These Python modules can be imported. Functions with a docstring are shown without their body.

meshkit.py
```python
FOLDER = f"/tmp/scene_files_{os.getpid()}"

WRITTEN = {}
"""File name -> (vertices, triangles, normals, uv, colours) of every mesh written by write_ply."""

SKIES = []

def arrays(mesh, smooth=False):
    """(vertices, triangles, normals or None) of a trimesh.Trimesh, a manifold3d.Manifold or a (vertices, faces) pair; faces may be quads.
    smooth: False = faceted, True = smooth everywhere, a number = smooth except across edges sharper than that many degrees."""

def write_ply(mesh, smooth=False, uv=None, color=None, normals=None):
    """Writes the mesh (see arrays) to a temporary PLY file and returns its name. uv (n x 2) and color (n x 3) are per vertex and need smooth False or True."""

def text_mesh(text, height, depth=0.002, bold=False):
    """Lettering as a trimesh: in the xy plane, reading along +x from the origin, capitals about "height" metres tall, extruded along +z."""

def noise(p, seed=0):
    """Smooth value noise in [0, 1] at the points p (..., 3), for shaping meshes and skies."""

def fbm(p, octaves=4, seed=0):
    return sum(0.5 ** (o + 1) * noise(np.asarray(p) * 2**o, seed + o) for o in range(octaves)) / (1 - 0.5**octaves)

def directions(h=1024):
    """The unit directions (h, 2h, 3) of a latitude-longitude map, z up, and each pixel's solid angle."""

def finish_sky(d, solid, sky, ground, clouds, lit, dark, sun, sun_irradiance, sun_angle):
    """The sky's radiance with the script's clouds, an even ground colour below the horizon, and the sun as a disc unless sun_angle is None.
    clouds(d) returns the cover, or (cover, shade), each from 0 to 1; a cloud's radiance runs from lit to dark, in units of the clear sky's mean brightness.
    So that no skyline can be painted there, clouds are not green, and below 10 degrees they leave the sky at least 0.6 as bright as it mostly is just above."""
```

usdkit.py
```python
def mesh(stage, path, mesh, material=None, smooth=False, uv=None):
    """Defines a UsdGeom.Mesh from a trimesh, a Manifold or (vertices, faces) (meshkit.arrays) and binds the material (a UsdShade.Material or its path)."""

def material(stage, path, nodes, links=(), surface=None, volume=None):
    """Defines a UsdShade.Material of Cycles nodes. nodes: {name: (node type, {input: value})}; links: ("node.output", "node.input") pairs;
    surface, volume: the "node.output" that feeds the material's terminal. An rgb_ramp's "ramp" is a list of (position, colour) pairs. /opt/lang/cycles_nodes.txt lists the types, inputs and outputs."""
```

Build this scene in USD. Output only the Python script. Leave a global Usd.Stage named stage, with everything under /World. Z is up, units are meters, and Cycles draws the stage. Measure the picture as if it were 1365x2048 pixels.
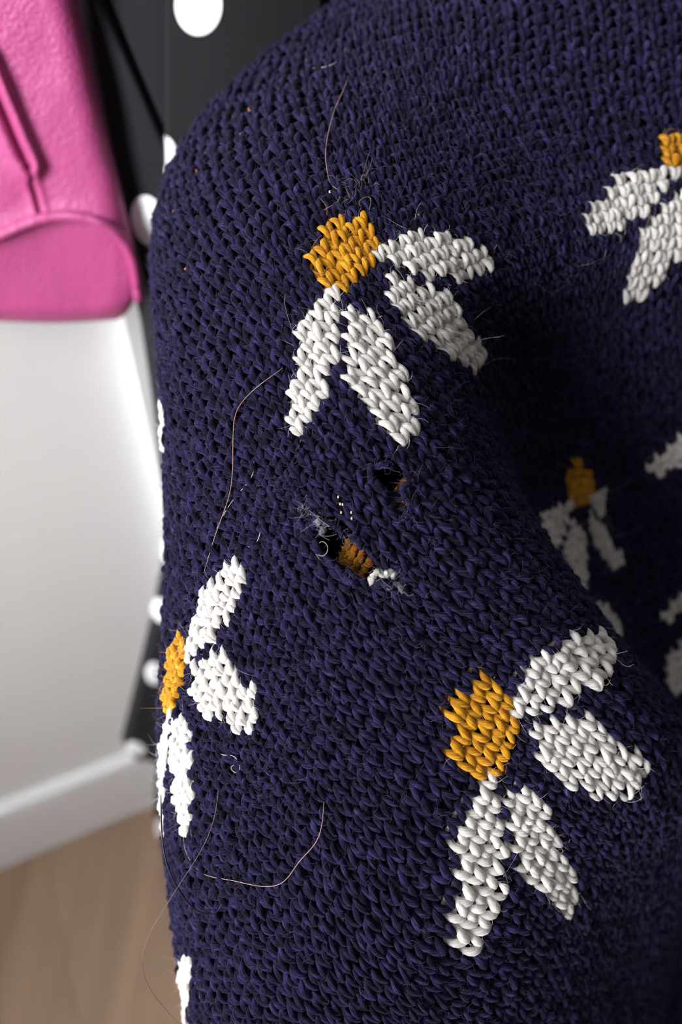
import math, random
import numpy as np
import trimesh
from scipy.interpolate import RBFInterpolator, CubicSpline, RectBivariateSpline, RegularGridInterpolator
from scipy.spatial import cKDTree
from pxr import Usd, UsdGeom, UsdLux, UsdShade, Gf, Sdf, Vt
import usdkit, meshkit

stage = Usd.Stage.CreateInMemory()
UsdGeom.SetStageUpAxis(stage, 'Z')
UsdGeom.SetStageMetersPerUnit(stage, 1.0)
UsdGeom.Xform.Define(stage, '/World')
rng = np.random.default_rng(7)
random.seed(7)

# ------------------------------------------------------------------ camera
W, H, F = 1365.0, 2048.0, 1592.0
PITCH = math.radians(45.0)
EYE = np.array([0.0, 0.0, 1.15])
RIGHT = np.array([1.0, 0.0, 0.0])
FWD = np.array([0.0, math.cos(PITCH), -math.sin(PITCH)])
DOWN = np.array([0.0, -math.sin(PITCH), -math.cos(PITCH)])
cam = UsdGeom.Camera.Define(stage, '/World/camera')
cam.CreateFocalLengthAttr(28.0)
cam.CreateHorizontalApertureAttr(28.0 * W / F)
cam.CreateVerticalApertureAttr(28.0 * H / F)
cam.CreateClippingRangeAttr(Gf.Vec2f(0.01, 100.0))
cam.CreateFStopAttr(5.6)
cam.CreateFocusDistanceAttr(0.258)
cam.CreateExposureAttr(1.22)
_m = np.eye(4)
_m[0, :3], _m[1, :3], _m[2, :3], _m[3, :3] = RIGHT, -DOWN, -FWD, EYE
cam.AddTransformOp().Set(Gf.Matrix4d(*_m.ravel().tolist()))

# ------------------------------------------------------------------ room frame and light
# the room stands at 25 degrees to the view: E1 runs along the wall seen in the photo, E2 out of it into the room
E1 = np.array([0.908, 0.419, 0.0]); E1 /= np.linalg.norm(E1)
E2 = np.array([E1[1], -E1[0], 0.0])
CORNER = np.array([-0.187, 0.591, 0.0])        # foot of the door casing on the wall
def room(a, b, z):
    return CORNER + a * E1 + b * E2 + np.array([0, 0, z])
R_A0, R_A1, R_B1, R_Z = -1.75, 3.2, 3.6, 2.45    # room extents along E1 / E2 / up
WIN = (0.40, 1.40, 0.85, 2.38)                   # the window in the left wall: E2 from, to; z from, to

win = UsdLux.RectLight.Define(stage, '/World/window_light')
win.CreateWidthAttr(WIN[1] - WIN[0]); win.CreateHeightAttr(WIN[3] - WIN[2])
win.CreateIntensityAttr(11.0)
win.CreateColorAttr(Gf.Vec3f(1.0, 0.985, 0.975))
_p = room(R_A0 - 0.10, (WIN[0] + WIN[1]) / 2, (WIN[2] + WIN[3]) / 2)
_m = np.eye(4)
_m[2, :3] = -E1; _m[1, :3] = (0, 0, 1); _m[0, :3] = np.cross(_m[1, :3], _m[2, :3]); _m[3, :3] = _p
win.AddTransformOp().Set(Gf.Matrix4d(*_m.ravel().tolist()))
dome = UsdLux.DomeLight.Define(stage, '/World/sky_light')
dome.CreateIntensityAttr(0.6); dome.CreateColorAttr(Gf.Vec3f(0.75, 0.87, 1.0))

def ray(px, py):
    return RIGHT * ((px - W / 2) / F) + DOWN * ((py - H / 2) / F) + FWD
def at(px, py, d):
    """World points at pixels px, py of the 1365x2048 frame, d metres along the view axis."""
    px, py, d = np.broadcast_arrays(np.asarray(px, float), np.asarray(py, float), np.asarray(d, float))
    return EYE + d[..., None] * (((px - W / 2) / F)[..., None] * RIGHT + ((py - H / 2) / F)[..., None] * DOWN + FWD)
def project(P):
    q = np.asarray(P) - EYE
    z = q @ FWD
    return W / 2 + F * (q @ RIGHT) / z, H / 2 + F * (q @ DOWN) / z, z

# ------------------------------------------------------------------ helpers
COUNT = {}
def numbered(parent, name):
    k = COUNT.get((parent, name), 0)
    COUNT[(parent, name)] = k + 1
    return f'{parent}/{name}' if k == 0 else f'{parent}/{name}_{k:03d}'
def keys(prim, label=None, category=None, group=None, kind=None):
    for k, v in (('label', label), ('category', category), ('group', group), ('kind', kind)):
        if v: prim.SetCustomDataByKey(k, v)
    return prim
def thing(name, label, category, loc=(0, 0, 0), group=None, parent='/World'):
    x = UsdGeom.Xform.Define(stage, numbered(parent, name))
    x.AddTranslateOp().Set(Gf.Vec3d(*map(float, loc)))
    p = x.GetPrim()
    ORIGIN[str(p.GetPath())] = np.array(loc, float) + ORIGIN.get(parent, 0)
    return keys(p, label, category, group)
ORIGIN = {}
def obj(name, mesh, material, parent=None, smooth=30, uv=None, label=None, category=None, group=None, kind=None):
    """One Mesh from world-space geometry, under parent (or under /World)."""
    par = str(parent.GetPath()) if parent is not None else '/World'
    if isinstance(mesh, trimesh.Trimesh):
        mesh = (np.array(mesh.vertices), np.array(mesh.faces))
    v = np.asarray(mesh[0], float) - ORIGIN.get(par, 0)
    path = numbered(par, name)
    m = usdkit.mesh(stage, path, (v, mesh[1]), material, smooth=smooth, uv=uv)
    ORIGIN[path] = ORIGIN.get(par, np.zeros(3))
    return keys(m.GetPrim(), label, category, group, kind)
def curves(name, pts_list, width, material, parent=None, label=None, category=None, group=None, kind=None):
    """Fine fibres: BasisCurves; pts_list is an (n, k, 3) array or a list of (k, 3) arrays."""
    par = str(parent.GetPath()) if parent is not None else '/World'
    path = numbered(par, name)
    c = UsdGeom.BasisCurves.Define(stage, path)
    pts = np.concatenate([np.asarray(p) for p in pts_list]) - ORIGIN.get(par, 0)
    c.CreatePointsAttr(Vt.Vec3fArray.FromNumpy(pts.astype(np.float32)))
    c.CreateCurveVertexCountsAttr(Vt.IntArray.FromNumpy(np.array([len(p) for p in pts_list], np.int32)))
    c.CreateTypeAttr('cubic'); c.CreateBasisAttr('catmullRom'); c.CreateWrapAttr('pinned')
    wd = np.full(len(pts), width, np.float32) if np.ndim(width) == 0 else np.asarray(width, np.float32)
    c.CreateWidthsAttr(Vt.FloatArray.FromNumpy(wd)); c.SetWidthsInterpolation('vertex')
    UsdShade.MaterialBindingAPI.Apply(c.GetPrim()).Bind(material)
    return keys(c.GetPrim(), label, category, group, kind)

def frames(P):
    """Tangent, normal and binormal along a polyline (n, 3)."""
    T = np.gradient(P, axis=0); T /= np.linalg.norm(T, axis=1, keepdims=True) + 1e-12
    N = np.zeros_like(P)
    n = np.cross(T[0], [0.31, 0.52, 0.79]); n /= np.linalg.norm(n)
    for i in range(len(P)):
        n = n - T[i] * (n @ T[i]); n /= np.linalg.norm(n) + 1e-12
        N[i] = n
    return T, N, np.cross(T, N)
def tube(P, r, sides=8, caps=True):
    P = np.asarray(P, float); n = len(P)
    r = np.broadcast_to(np.asarray(r, float), (n,))
    T, N, B = frames(P)
    a = np.arange(sides) / sides * 2 * np.pi
    v = P[:, None] + r[:, None, None] * (np.cos(a)[None, :, None] * N[:, None] + np.sin(a)[None, :, None] * B[:, None])
    v = v.reshape(-1, 3)
    f = []
    for i in range(n - 1):
        for k in range(sides):
            k2 = (k + 1) % sides
            f += [(i * sides + k, i * sides + k2, (i + 1) * sides + k2), (i * sides + k, (i + 1) * sides + k2, (i + 1) * sides + k)]
    if caps:
        v = np.vstack([v, P[0], P[-1]])
        for k in range(sides):
            k2 = (k + 1) % sides
            f += [(n * sides, k2, k), (n * sides + 1, (n - 1) * sides + k, (n - 1) * sides + k2)]
    return v, np.array(f)
def join(parts):
    vs, fs, k = [], [], 0
    for v, f in parts:
        vs.append(v); fs.append(np.asarray(f) + k); k += len(v)
    return np.vstack(vs), np.vstack(fs)
def grid_faces(nu, nv, closed_v=False):
    i, j = np.meshgrid(np.arange(nu - 1), np.arange(nv if closed_v else nv - 1), indexing='ij')
    j2 = (j + 1) % nv
    a, b, c, d = i * nv + j, (i + 1) * nv + j, (i + 1) * nv + j2, i * nv + j2
    return np.concatenate([np.stack([a, b, c], -1).reshape(-1, 3), np.stack([a, c, d], -1).reshape(-1, 3)])
def box_along(a0, a1, b0, b1, z0, z1, bevel=0.0):
    """A box in the room's frame, with chamfered long edges if asked."""
    m = trimesh.creation.box([a1 - a0, b1 - b0, z1 - z0])
    v = np.array(m.vertices) + [(a0 + a1) / 2, (b0 + b1) / 2, (z0 + z1) / 2]
    w = CORNER + v[:, :1] * E1 + v[:, 1:2] * E2 + v[:, 2:] * np.array([0, 0, 1.0])
    return w, np.array(m.faces)[:, ::-1]
def smooth_path(pts, n):
    pts = np.asarray(pts, float)
    t = np.r_[0, np.cumsum(np.linalg.norm(np.diff(pts, axis=0), axis=1))]
    return CubicSpline(t, pts)(np.linspace(0, t[-1], n))

# ------------------------------------------------------------------ materials
LOOKS = '/World/Looks'
def mat(name, nodes, links, surface):
    return usdkit.material(stage, f'{LOOKS}/{name}', nodes, links, surface=surface)
def yarn_mat(name, dark, mid, light, sheen=0.25, tint=(1, 1, 1), bump=1.0, sss=0.0):
    """Wool yarn: fibres that wind round the strand (st.x runs along it, st.y round it)."""
    return mat(name, {
        'uv': ('uvmap', {'attribute': 'st'}), 's': ('separate_xyz', {}),
        'tw': ('math', {'math_type': 'multiply_add', 'value2': 0.55}),
        'c': ('combine_xyz', {}),
        'mp': ('mapping', {'mapping_type': 'point', 'scale': (1.1, 15.0, 1.0)}),
        'n': ('noise_texture', {'scale': 1.0, 'detail': 3.0, 'roughness': 0.6}),
        'g': ('geometry', {}),
        'n2': ('noise_texture', {'scale': 260.0, 'detail': 2.0}),
        'mx': ('mix_float', {'fac': 0.38}),
        'ri': ('math', {'math_type': 'multiply_add', 'value2': 0.16, 'value3': -0.08}), 'ra': ('math', {'math_type': 'add'}),
        'r': ('rgb_ramp', {'ramp': [(0.36, dark), (0.5, mid), (0.64, light)]}),
        'b': ('bump', {'strength': bump, 'distance': 0.0003}),
        'p': ('principled_bsdf', {'roughness': 0.95, 'specular_ior_level': 0.12, 'sheen_weight': sheen, 'sheen_roughness': 0.45, 'sheen_tint': tint, 'diffuse_roughness': 0.6, **({'subsurface_weight': sss, 'subsurface_scale': 0.0011, 'subsurface_radius': (1.0, 0.9, 0.85)} if sss else {})}),
    }, [('uv.UV', 's.vector'), ('s.x', 'tw.value1'), ('s.y', 'tw.value3'), ('s.x', 'c.x'), ('tw.value', 'c.y'), ('c.vector', 'mp.vector'),
        ('mp.vector', 'n.vector'), ('g.position', 'n2.vector'), ('n.fac', 'mx.a'), ('n2.fac', 'mx.b'), ('g.random_per_island', 'ri.value1'), ('mx.result', 'ra.value1'), ('ri.value', 'ra.value2'), ('ra.value', 'r.fac'), ('r.color', 'p.base_color'),
        ('n.fac', 'b.height'), ('b.normal', 'p.normal')], 'p.BSDF')
def plain(name, color, rough=0.8, **kw):
    return mat(name, {'p': ('principled_bsdf', {'base_color': color, 'roughness': rough, **kw})}, [], 'p.BSDF')

M_NAVY = yarn_mat('navy_wool', (0.0025, 0.002, 0.006), (0.0180, 0.0148, 0.058), (0.066, 0.060, 0.180), 0.05, (0.45, 0.42, 0.8))
M_WHITE = yarn_mat('cream_wool', (0.54, 0.49, 0.46), (0.75, 0.71, 0.68), (0.83, 0.80, 0.78), 0.15, sss=0.45)
M_OCHRE = yarn_mat('ochre_wool', (0.34, 0.13, 0.007), (0.62, 0.285, 0.016), (0.82, 0.46, 0.05), 0.12, (1, .8, .4), sss=0.25)
M_OCHRE2 = yarn_mat('shaded_ochre_wool', (0.16, 0.055, 0.006), (0.36, 0.14, 0.012), (0.52, 0.25, 0.03), 0.08, (1, .8, .4))  # ochre wool again, darkened for the shade inside the holes
M_GREY = yarn_mat('grey_wool', (0.08, 0.08, 0.10), (0.17, 0.17, 0.19), (0.33, 0.32, 0.34), 0.2)
M_LINING = plain('dark_lining', (0.010, 0.007, 0.012), 1.0, specular_ior_level=0.0)  # near-black, so gaps in the knit look shaded
M_FIBRE_NAVY = plain('navy_fibre', (0.065, 0.06, 0.15), 0.6)
M_FIBRE_WHITE = plain('cream_fibre', (0.78, 0.74, 0.72), 0.6)
M_FIBRE_GREY = plain('grey_fibre', (0.42, 0.42, 0.46), 0.6)
M_FIBRE_OCHRE = plain('ochre_fibre', (0.75, 0.40, 0.08), 0.6)
M_HAIR_TAN = plain('tan_hair', (0.40, 0.24, 0.15), 0.35)
M_HAIR_BROWN = plain('brown_hair', (0.16, 0.085, 0.06), 0.35)
M_HAIR_BLACK = plain('black_hair', (0.006, 0.006, 0.01), 0.3)
M_HAIR_PALE = plain('pale_hair', (0.62, 0.58, 0.55), 0.4)
M_WALL = mat('wall_paint', {
    'g': ('geometry', {}), 'n': ('noise_texture', {'scale': 220.0, 'detail': 3.0}), 'b': ('bump', {'strength': 0.08, 'distance': 0.001}),
    'p': ('principled_bsdf', {'base_color': (0.86, 0.855, 0.85), 'roughness': 0.75})},
    [('g.position', 'n.vector'), ('n.fac', 'b.height'), ('b.normal', 'p.normal')], 'p.BSDF')
M_WALL2 = plain('bounce_cutting_dark', (0.10, 0.10, 0.115), 0.8)  # colour of the unseen walls, darkened to cut bounce and deepen shadows
M_TRIM = plain('white_gloss_paint', (0.90, 0.91, 0.93), 0.35)
M_GLASSBAR = plain('window_paint', (0.85, 0.85, 0.85), 0.4)
M_PANE = mat('window_pane', {'t': ('transparent_bsdf', {'color': (1, 1, 1)}), 'g': ('glossy_bsdf', {'roughness': 0.0, 'color': (1, 1, 1)}), 'f': ('fresnel', {'IOR': 1.45}), 'm': ('mix_closure', {})},
             [('f.fac', 'm.fac'), ('t.BSDF', 'm.closure1'), ('g.BSDF', 'm.closure2')], 'm.closure')
def wood(name, base):
    k = lambda s: tuple(min(1, c * s) for c in base)
    return mat(name, {
        'tc': ('texture_coordinate', {}), 'mp': ('mapping', {'mapping_type': 'point', 'scale': (22.0, 1.6, 1.0)}),
        'n': ('noise_texture', {'scale': 1.0, 'detail': 5.0, 'roughness': 0.6, 'distortion': 0.4}),
        'r': ('rgb_ramp', {'ramp': [(0.3, k(0.78)), (0.5, base), (0.72, k(1.2))]}),
        'p': ('principled_bsdf', {'roughness': 0.42})},
        [('tc.object', 'mp.vector'), ('mp.vector', 'n.vector'), ('n.fac', 'r.fac'), ('r.color', 'p.base_color')], 'p.BSDF')
M_WOODS = [wood('oak_laminate', (0.315, 0.203, 0.130)), wood('oak_laminate_light', (0.34, 0.222, 0.144)), wood('oak_laminate_dark', (0.29, 0.185, 0.118))]
M_LEATHER = mat('pink_leather', {
    'g': ('geometry', {}), 'v': ('voronoi_texture', {'scale': 700.0, 'feature': 'smooth_f1', 'smoothness': 0.6}), 'n': ('noise_texture', {'scale': 160.0, 'detail': 3.0}),
    'ad': ('math', {'math_type': 'multiply_add', 'value2': 0.6}), 'b': ('bump', {'strength': 0.5, 'distance': 0.001, 'invert': True}),
    'p': ('principled_bsdf', {'base_color': (0.44, 0.066, 0.215), 'roughness': 0.42, 'specular_ior_level': 0.45})},
    [('g.position', 'v.vector'), ('g.position', 'n.vector'), ('n.fac', 'ad.value1'), ('v.distance', 'ad.value3'), ('ad.value', 'b.height'), ('b.normal', 'p.normal')], 'p.BSDF')
def cloth_mat(name, color, sheen=0.15):
    return mat(name, {
        'g': ('geometry', {}), 'n': ('noise_texture', {'scale': 1500.0, 'detail': 2.0}), 'b': ('bump', {'strength': 0.25, 'distance': 0.0004}),
        'p': ('principled_bsdf', {'base_color': color, 'roughness': 0.85, 'specular_ior_level': 0.18, 'sheen_weight': sheen, 'sheen_roughness': 0.4})},
        [('g.position', 'n.vector'), ('n.fac', 'b.height'), ('b.normal', 'p.normal')], 'p.BSDF')
M_BLACK = cloth_mat('black_crepe', (0.0095, 0.0095, 0.013), 0.06)
M_DOT = cloth_mat('white_print', (0.80, 0.81, 0.84), 0.0)
M_BLACK2 = cloth_mat('black_crepe_front', (0.0115, 0.0105, 0.0125), 0.06)
M_SPECK = plain('rust_fibre', (0.42, 0.16, 0.06), 0.9)
M_SPECK2 = plain('pinhole_light_beige', (0.85, 0.62, 0.42), 0.9)  # beige of light coming through pinholes, put in as colour
M_DARKGREY = cloth_mat('charcoal_cloth', (0.03, 0.03, 0.036), 0.1)

# ------------------------------------------------------------------ the room
T = 0.12
def struct(name, mesh, m, **kw):
    return obj(name, mesh, m, smooth=False, kind='structure', **kw)
struct('wall_back', box_along(R_A0 - T, R_A1 + T, -T, 0, 0, R_Z), M_WALL, label='pale grey painted wall behind the hanging clothes, above the white baseboard')
struct('wall_right', box_along(R_A1, R_A1 + T, 0, R_B1, 0, R_Z), M_WALL2, label='side wall on the right, out of view, darkened to cut bounce light')
struct('wall_front', box_along(R_A0 - T, R_A1 + T, R_B1, R_B1 + T, 0, R_Z), M_WALL2, label='dark slate painted wall behind the camera')
struct('wall_left', join([box_along(R_A0 - T, R_A0, 0, WIN[0], 0, R_Z), box_along(R_A0 - T, R_A0, WIN[1], R_B1, 0, R_Z),
                          box_along(R_A0 - T, R_A0, WIN[0], WIN[1], 0, WIN[2]), box_along(R_A0 - T, R_A0, WIN[0], WIN[1], WIN[3], R_Z)]), M_WALL, label='pale grey painted wall on the left with the window opening')
struct('ceiling', box_along(R_A0 - T, R_A1 + T, -T, R_B1 + T, R_Z, R_Z + T), plain('ceiling_paint', (0.5, 0.5, 0.5), 0.8), label='grey ceiling above the hanging clothes')  # grey picked to lower the bounce fill from out of view
wb = 0.045
wn = keys(UsdGeom.Xform.Define(stage, '/World/window_1').GetPrim(), 'white framed window in the left wall', None, None, 'structure')
obj('frame', join([box_along(R_A0 - 0.08, R_A0 - 0.03, WIN[0], WIN[0] + wb, WIN[2], WIN[3]), box_along(R_A0 - 0.08, R_A0 - 0.03, WIN[1] - wb, WIN[1], WIN[2], WIN[3]),
                   box_along(R_A0 - 0.08, R_A0 - 0.03, WIN[0] + wb, WIN[1] - wb, WIN[2], WIN[2] + wb), box_along(R_A0 - 0.08, R_A0 - 0.03, WIN[0] + wb, WIN[1] - wb, WIN[3] - wb, WIN[3])]), M_GLASSBAR, wn, smooth=False)
obj('pane', box_along(R_A0 - 0.058, R_A0 - 0.054, WIN[0] + wb, WIN[1] - wb, WIN[2] + wb, WIN[3] - wb), M_PANE, wn, smooth=False)

def profile_along(profile, a0, a1):
    """A moulding: profile of (b, z) points swept along the wall."""
    p = np.array(profile, float); n = len(p)
    v = np.vstack([np.c_[np.full(n, a), p] for a in (a0, a1)])
    w = CORNER + v[:, :1] * E1 + v[:, 1:2] * E2 + v[:, 2:] * np.array([0, 0, 1.0])
    f = []
    for k in range(n):
        k2 = (k + 1) % n
        f += [(k, n + k, n + k2), (k, n + k2, k2)]
    for k in range(1, n - 1):
        f += [(0, k, k + 1), (n, n + k + 1, n + k)]
    return w, np.array(f)
BB = 0.142
struct('baseboard_back', profile_along([(0, 0), (0.017, 0), (0.017, BB - 0.012), (0.0155, BB - 0.005), (0.011, BB - 0.001), (0.006, BB), (0, BB)], R_A0, 0.0), M_TRIM, label='white skirting board along the foot of the pale grey wall')
struct('trim_1', join([box_along(0.0, 0.095, 0, 0.022, 0, 2.1), box_along(0.075, 0.095, 0.022, 0.03, 0, 2.1)]), M_TRIM, label='white upright door casing on the pale wall between pink bag and dress')

# the floor: laminate boards laid square to the wall, each a part
fl = keys(UsdGeom.Xform.Define(stage, '/World/floor').GetPrim(), 'light brown oak laminate floor in long boards', None, None, 'structure')
obj('underlay', box_along(R_A0 - T, R_A1 + T, -T, R_B1 + T, -0.04, -0.0075), plain('underlay', (0.08, 0.06, 0.05), 0.9), fl, smooth=False)
PW, PL = 0.185, 1.25
k = 0
def board(a0, a1, b0, b1):
    g, c = 0.0002, 0.0005
    v, f = [], []
    for (i, z) in ((0, -0.0075), (0, -c), (c, 0.0)):
        v += [(a0 + g + i, b0 + g + i, z), (a1 - g - i, b0 + g + i, z), (a1 - g - i, b1 - g - i, z), (a0 + g + i, b1 - g - i, z)]
    for L in (0, 4):
        for q in range(4):
            q2 = (q + 1) % 4
            f += [(L + q, L + q2, L + 4 + q2), (L + q, L + 4 + q2, L + 4 + q)]
    f += [(8, 9, 10), (8, 10, 11)]
    v = np.array(v)
    return CORNER + v[:, :1] * E1 + v[:, 1:2] * E2 + v[:, 2:] * np.array([0, 0, 1.0]), np.array(f)[:, ::-1]
a = R_A0
while a < R_A1:
    b = 0.0 - (k * 0.43) % PL
    while b < R_B1:
        b0, b1, a1 = max(b, 0.001), min(b + PL, R_B1), min(a + PW, R_A1)
        if b1 - b0 > 0.05:
            pr = obj('plank', board(a, a1, b0, b1), M_WOODS[int(rng.integers(3))], fl, smooth=False)
        b += PL
    a += PW; k += 1

# ------------------------------------------------------------------ the jumper: its surface
# cross-sections (pixel x, depth in metres) at pixel rows; the sheet runs from behind the left edge over the sleeve, round its right edge and on over the body
SECT = {
    -330: [(1250, .56), (1120, .52), (1085, .48), (1110, .44), (1230, .415), (1365, .41), (1600, .42), (1900, .46)],
    -150: [(1000, .50), (890, .46), (862, .42), (890, .385), (1000, .362), (1150, .353), (1365, .358), (1650, .385), (1900, .43)],
    0:    [(810, .400), (712, .388), (682, .372), (705, .365), (810, .338), (1000, .325), (1200, .329), (1365, .337), (1620, .37), (1860, .42)],
    150:  [(610, .385), (518, .374), (490, .357), (512, .345), (640, .313), (850, .302), (1050, .309), (1365, .327), (1600, .36), (1850, .42)],
    300:  [(480, .388), (395, .374), (365, .348), (385, .325), (500, .292), (700, .278), (900, .284), (1100, .300), (1365, .322), (1600, .36), (1800, .42)],
    500:  [(450, .42), (335, .375), (309, .335), (326, .305), (430, .275), (600, .261), (800, .264), (1000, .284), (1200, .307), (1365, .322), (1600, .36), (1800, .42)],
    700:  [(450, .41), (345, .365), (322, .325), (336, .295), (430, .267), (600, .254), (780, .257), (893, .273), (980, .310), (1100, .346), (1365, .358), (1600, .38), (1800, .42)],
    900:  [(460, .40), (352, .355), (333, .318), (347, .288), (430, .262), (600, .249), (800, .250), (915, .262), (972, .284), (992, .322), (1045, .366), (1160, .386), (1300, .395), (1450, .405), (1650, .43)],
    1100: [(470, .40), (360, .352), (340, .314), (354, .284), (435, .259), (600, .247), (800, .247), (980, .257), (1070, .272), (1104, .299), (1090, .340), (1100, .382), (1170, .406), (1300, .418), (1450, .43), (1650, .45)],
    1300: [(465, .40), (352, .352), (332, .314), (346, .284), (430, .259), (600, .248), (800, .247), (1000, .253), (1150, .264), (1222, .280), (1248, .308), (1232, .355), (1232, .405), (1290, .432), (1400, .445), (1600, .47)],
    1500: [(465, .40), (345, .352), (325, .314), (340, .284), (430, .260), (600, .249), (800, .249), (1000, .256), (1200, .267), (1325, .285), (1385, .317), (1385, .362), (1375, .41), (1430, .44), (1600, .48)],
    1750: [(470, .40), (362, .354), (342, .317), (357, .288), (445, .264), (620, .253), (820, .254), (1000, .264), (1160, .284), (1285, .320), (1372, .365), (1388, .40), (1385, .425), (1480, .455), (1600, .48)],
    2048: [(510, .41), (404, .362), (383, .325), (398, .297), (485, .272), (650, .261), (840, .265), (1010, .283), (1145, .315), (1240, .355), (1300, .395), (1310, .42), (1320, .44), (1450, .46), (1600, .48)],
    2350: [(560, .43), (460, .380), (440, .342), (455, .312), (540, .287), (690, .276), (860, .279), (1020, .294), (1150, .320), (1250, .355), (1310, .395), (1320, .43), (1330, .45), (1430, .48), (1600, .50)],
}
NS = 264
SY = np.array(sorted(SECT), float)
s_front, curves_xd, arclen = [], [], []
for y in SY:
    q = np.array(SECT[int(y)], float)
    X = np.c_[(q[:, 0] - W / 2) / F * q[:, 1], q[:, 1]]
    t = np.r_[0, np.cumsum(np.linalg.norm(np.diff(X, axis=0), axis=1))]
    cs = CubicSpline(t, X)
    tt = np.linspace(0, t[-1], 1500)
    P = cs(tt)
    arc = np.r_[0, np.cumsum(np.linalg.norm(np.diff(P, axis=0), axis=1))]
    px = P[:, 0] / P[:, 1] * F + W / 2
    i0 = int(np.argmin(px[arc < 0.55 * arc[-1]]))           # left silhouette
    arc = arc - arc[i0]                                     # s = 0 at the left silhouette
    curves_xd.append(P); arclen.append(arc)
S_AX = np.linspace(-0.085, 0.60, NS)
GX, GD = np.zeros((len(SY), NS)), np.zeros((len(SY), NS))
for i, (P, arc) in enumerate(zip(curves_xd, arclen)):
    for dst, c in ((GX, 0), (GD, 1)):
        dst[i] = np.interp(S_AX, arc, P[:, c])
        lo, hi = S_AX < arc[0], S_AX > arc[-1]
        gl, gh = (P[20, c] - P[0, c]) / (arc[20] - arc[0]), (P[-1, c] - P[-21, c]) / (arc[-1] - arc[-21])
        dst[i, lo] = P[0, c] + gl * (S_AX[lo] - arc[0]); dst[i, hi] = P[-1, c] + gh * (S_AX[hi] - arc[-1])
IX, ID = RectBivariateSpline(SY, S_AX, GX, kx=3, ky=3), RectBivariateSpline(SY, S_AX, GD, kx=3, ky=3)
def sheet_xyz(s, y):
    """World point of the sheet at arc length s in the cross-section through pixel row y."""
    X, D = IX.ev(y, s), ID.ev(y, s)
    return at(X / D * F + W / 2, y, D)
_ss = np.linspace(-0.085, 0.60, 2640)
def s_of(px, y, layer='front'):
    X, D = IX.ev(np.full_like(_ss, y), _ss), ID.ev(np.full_like(_ss, y), _ss)
    p = X / D * F + W / 2
    k = np.nonzero((p[:-1] < px) & (p[1:] >= px) & (_ss[:-1] > -0.004))[0]
    if len(k) == 0:
        return float(_ss[np.argmin(np.abs(p - px))])
    k = k[0] if layer == 'front' else k[-1]
    return float(_ss[k])

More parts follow.
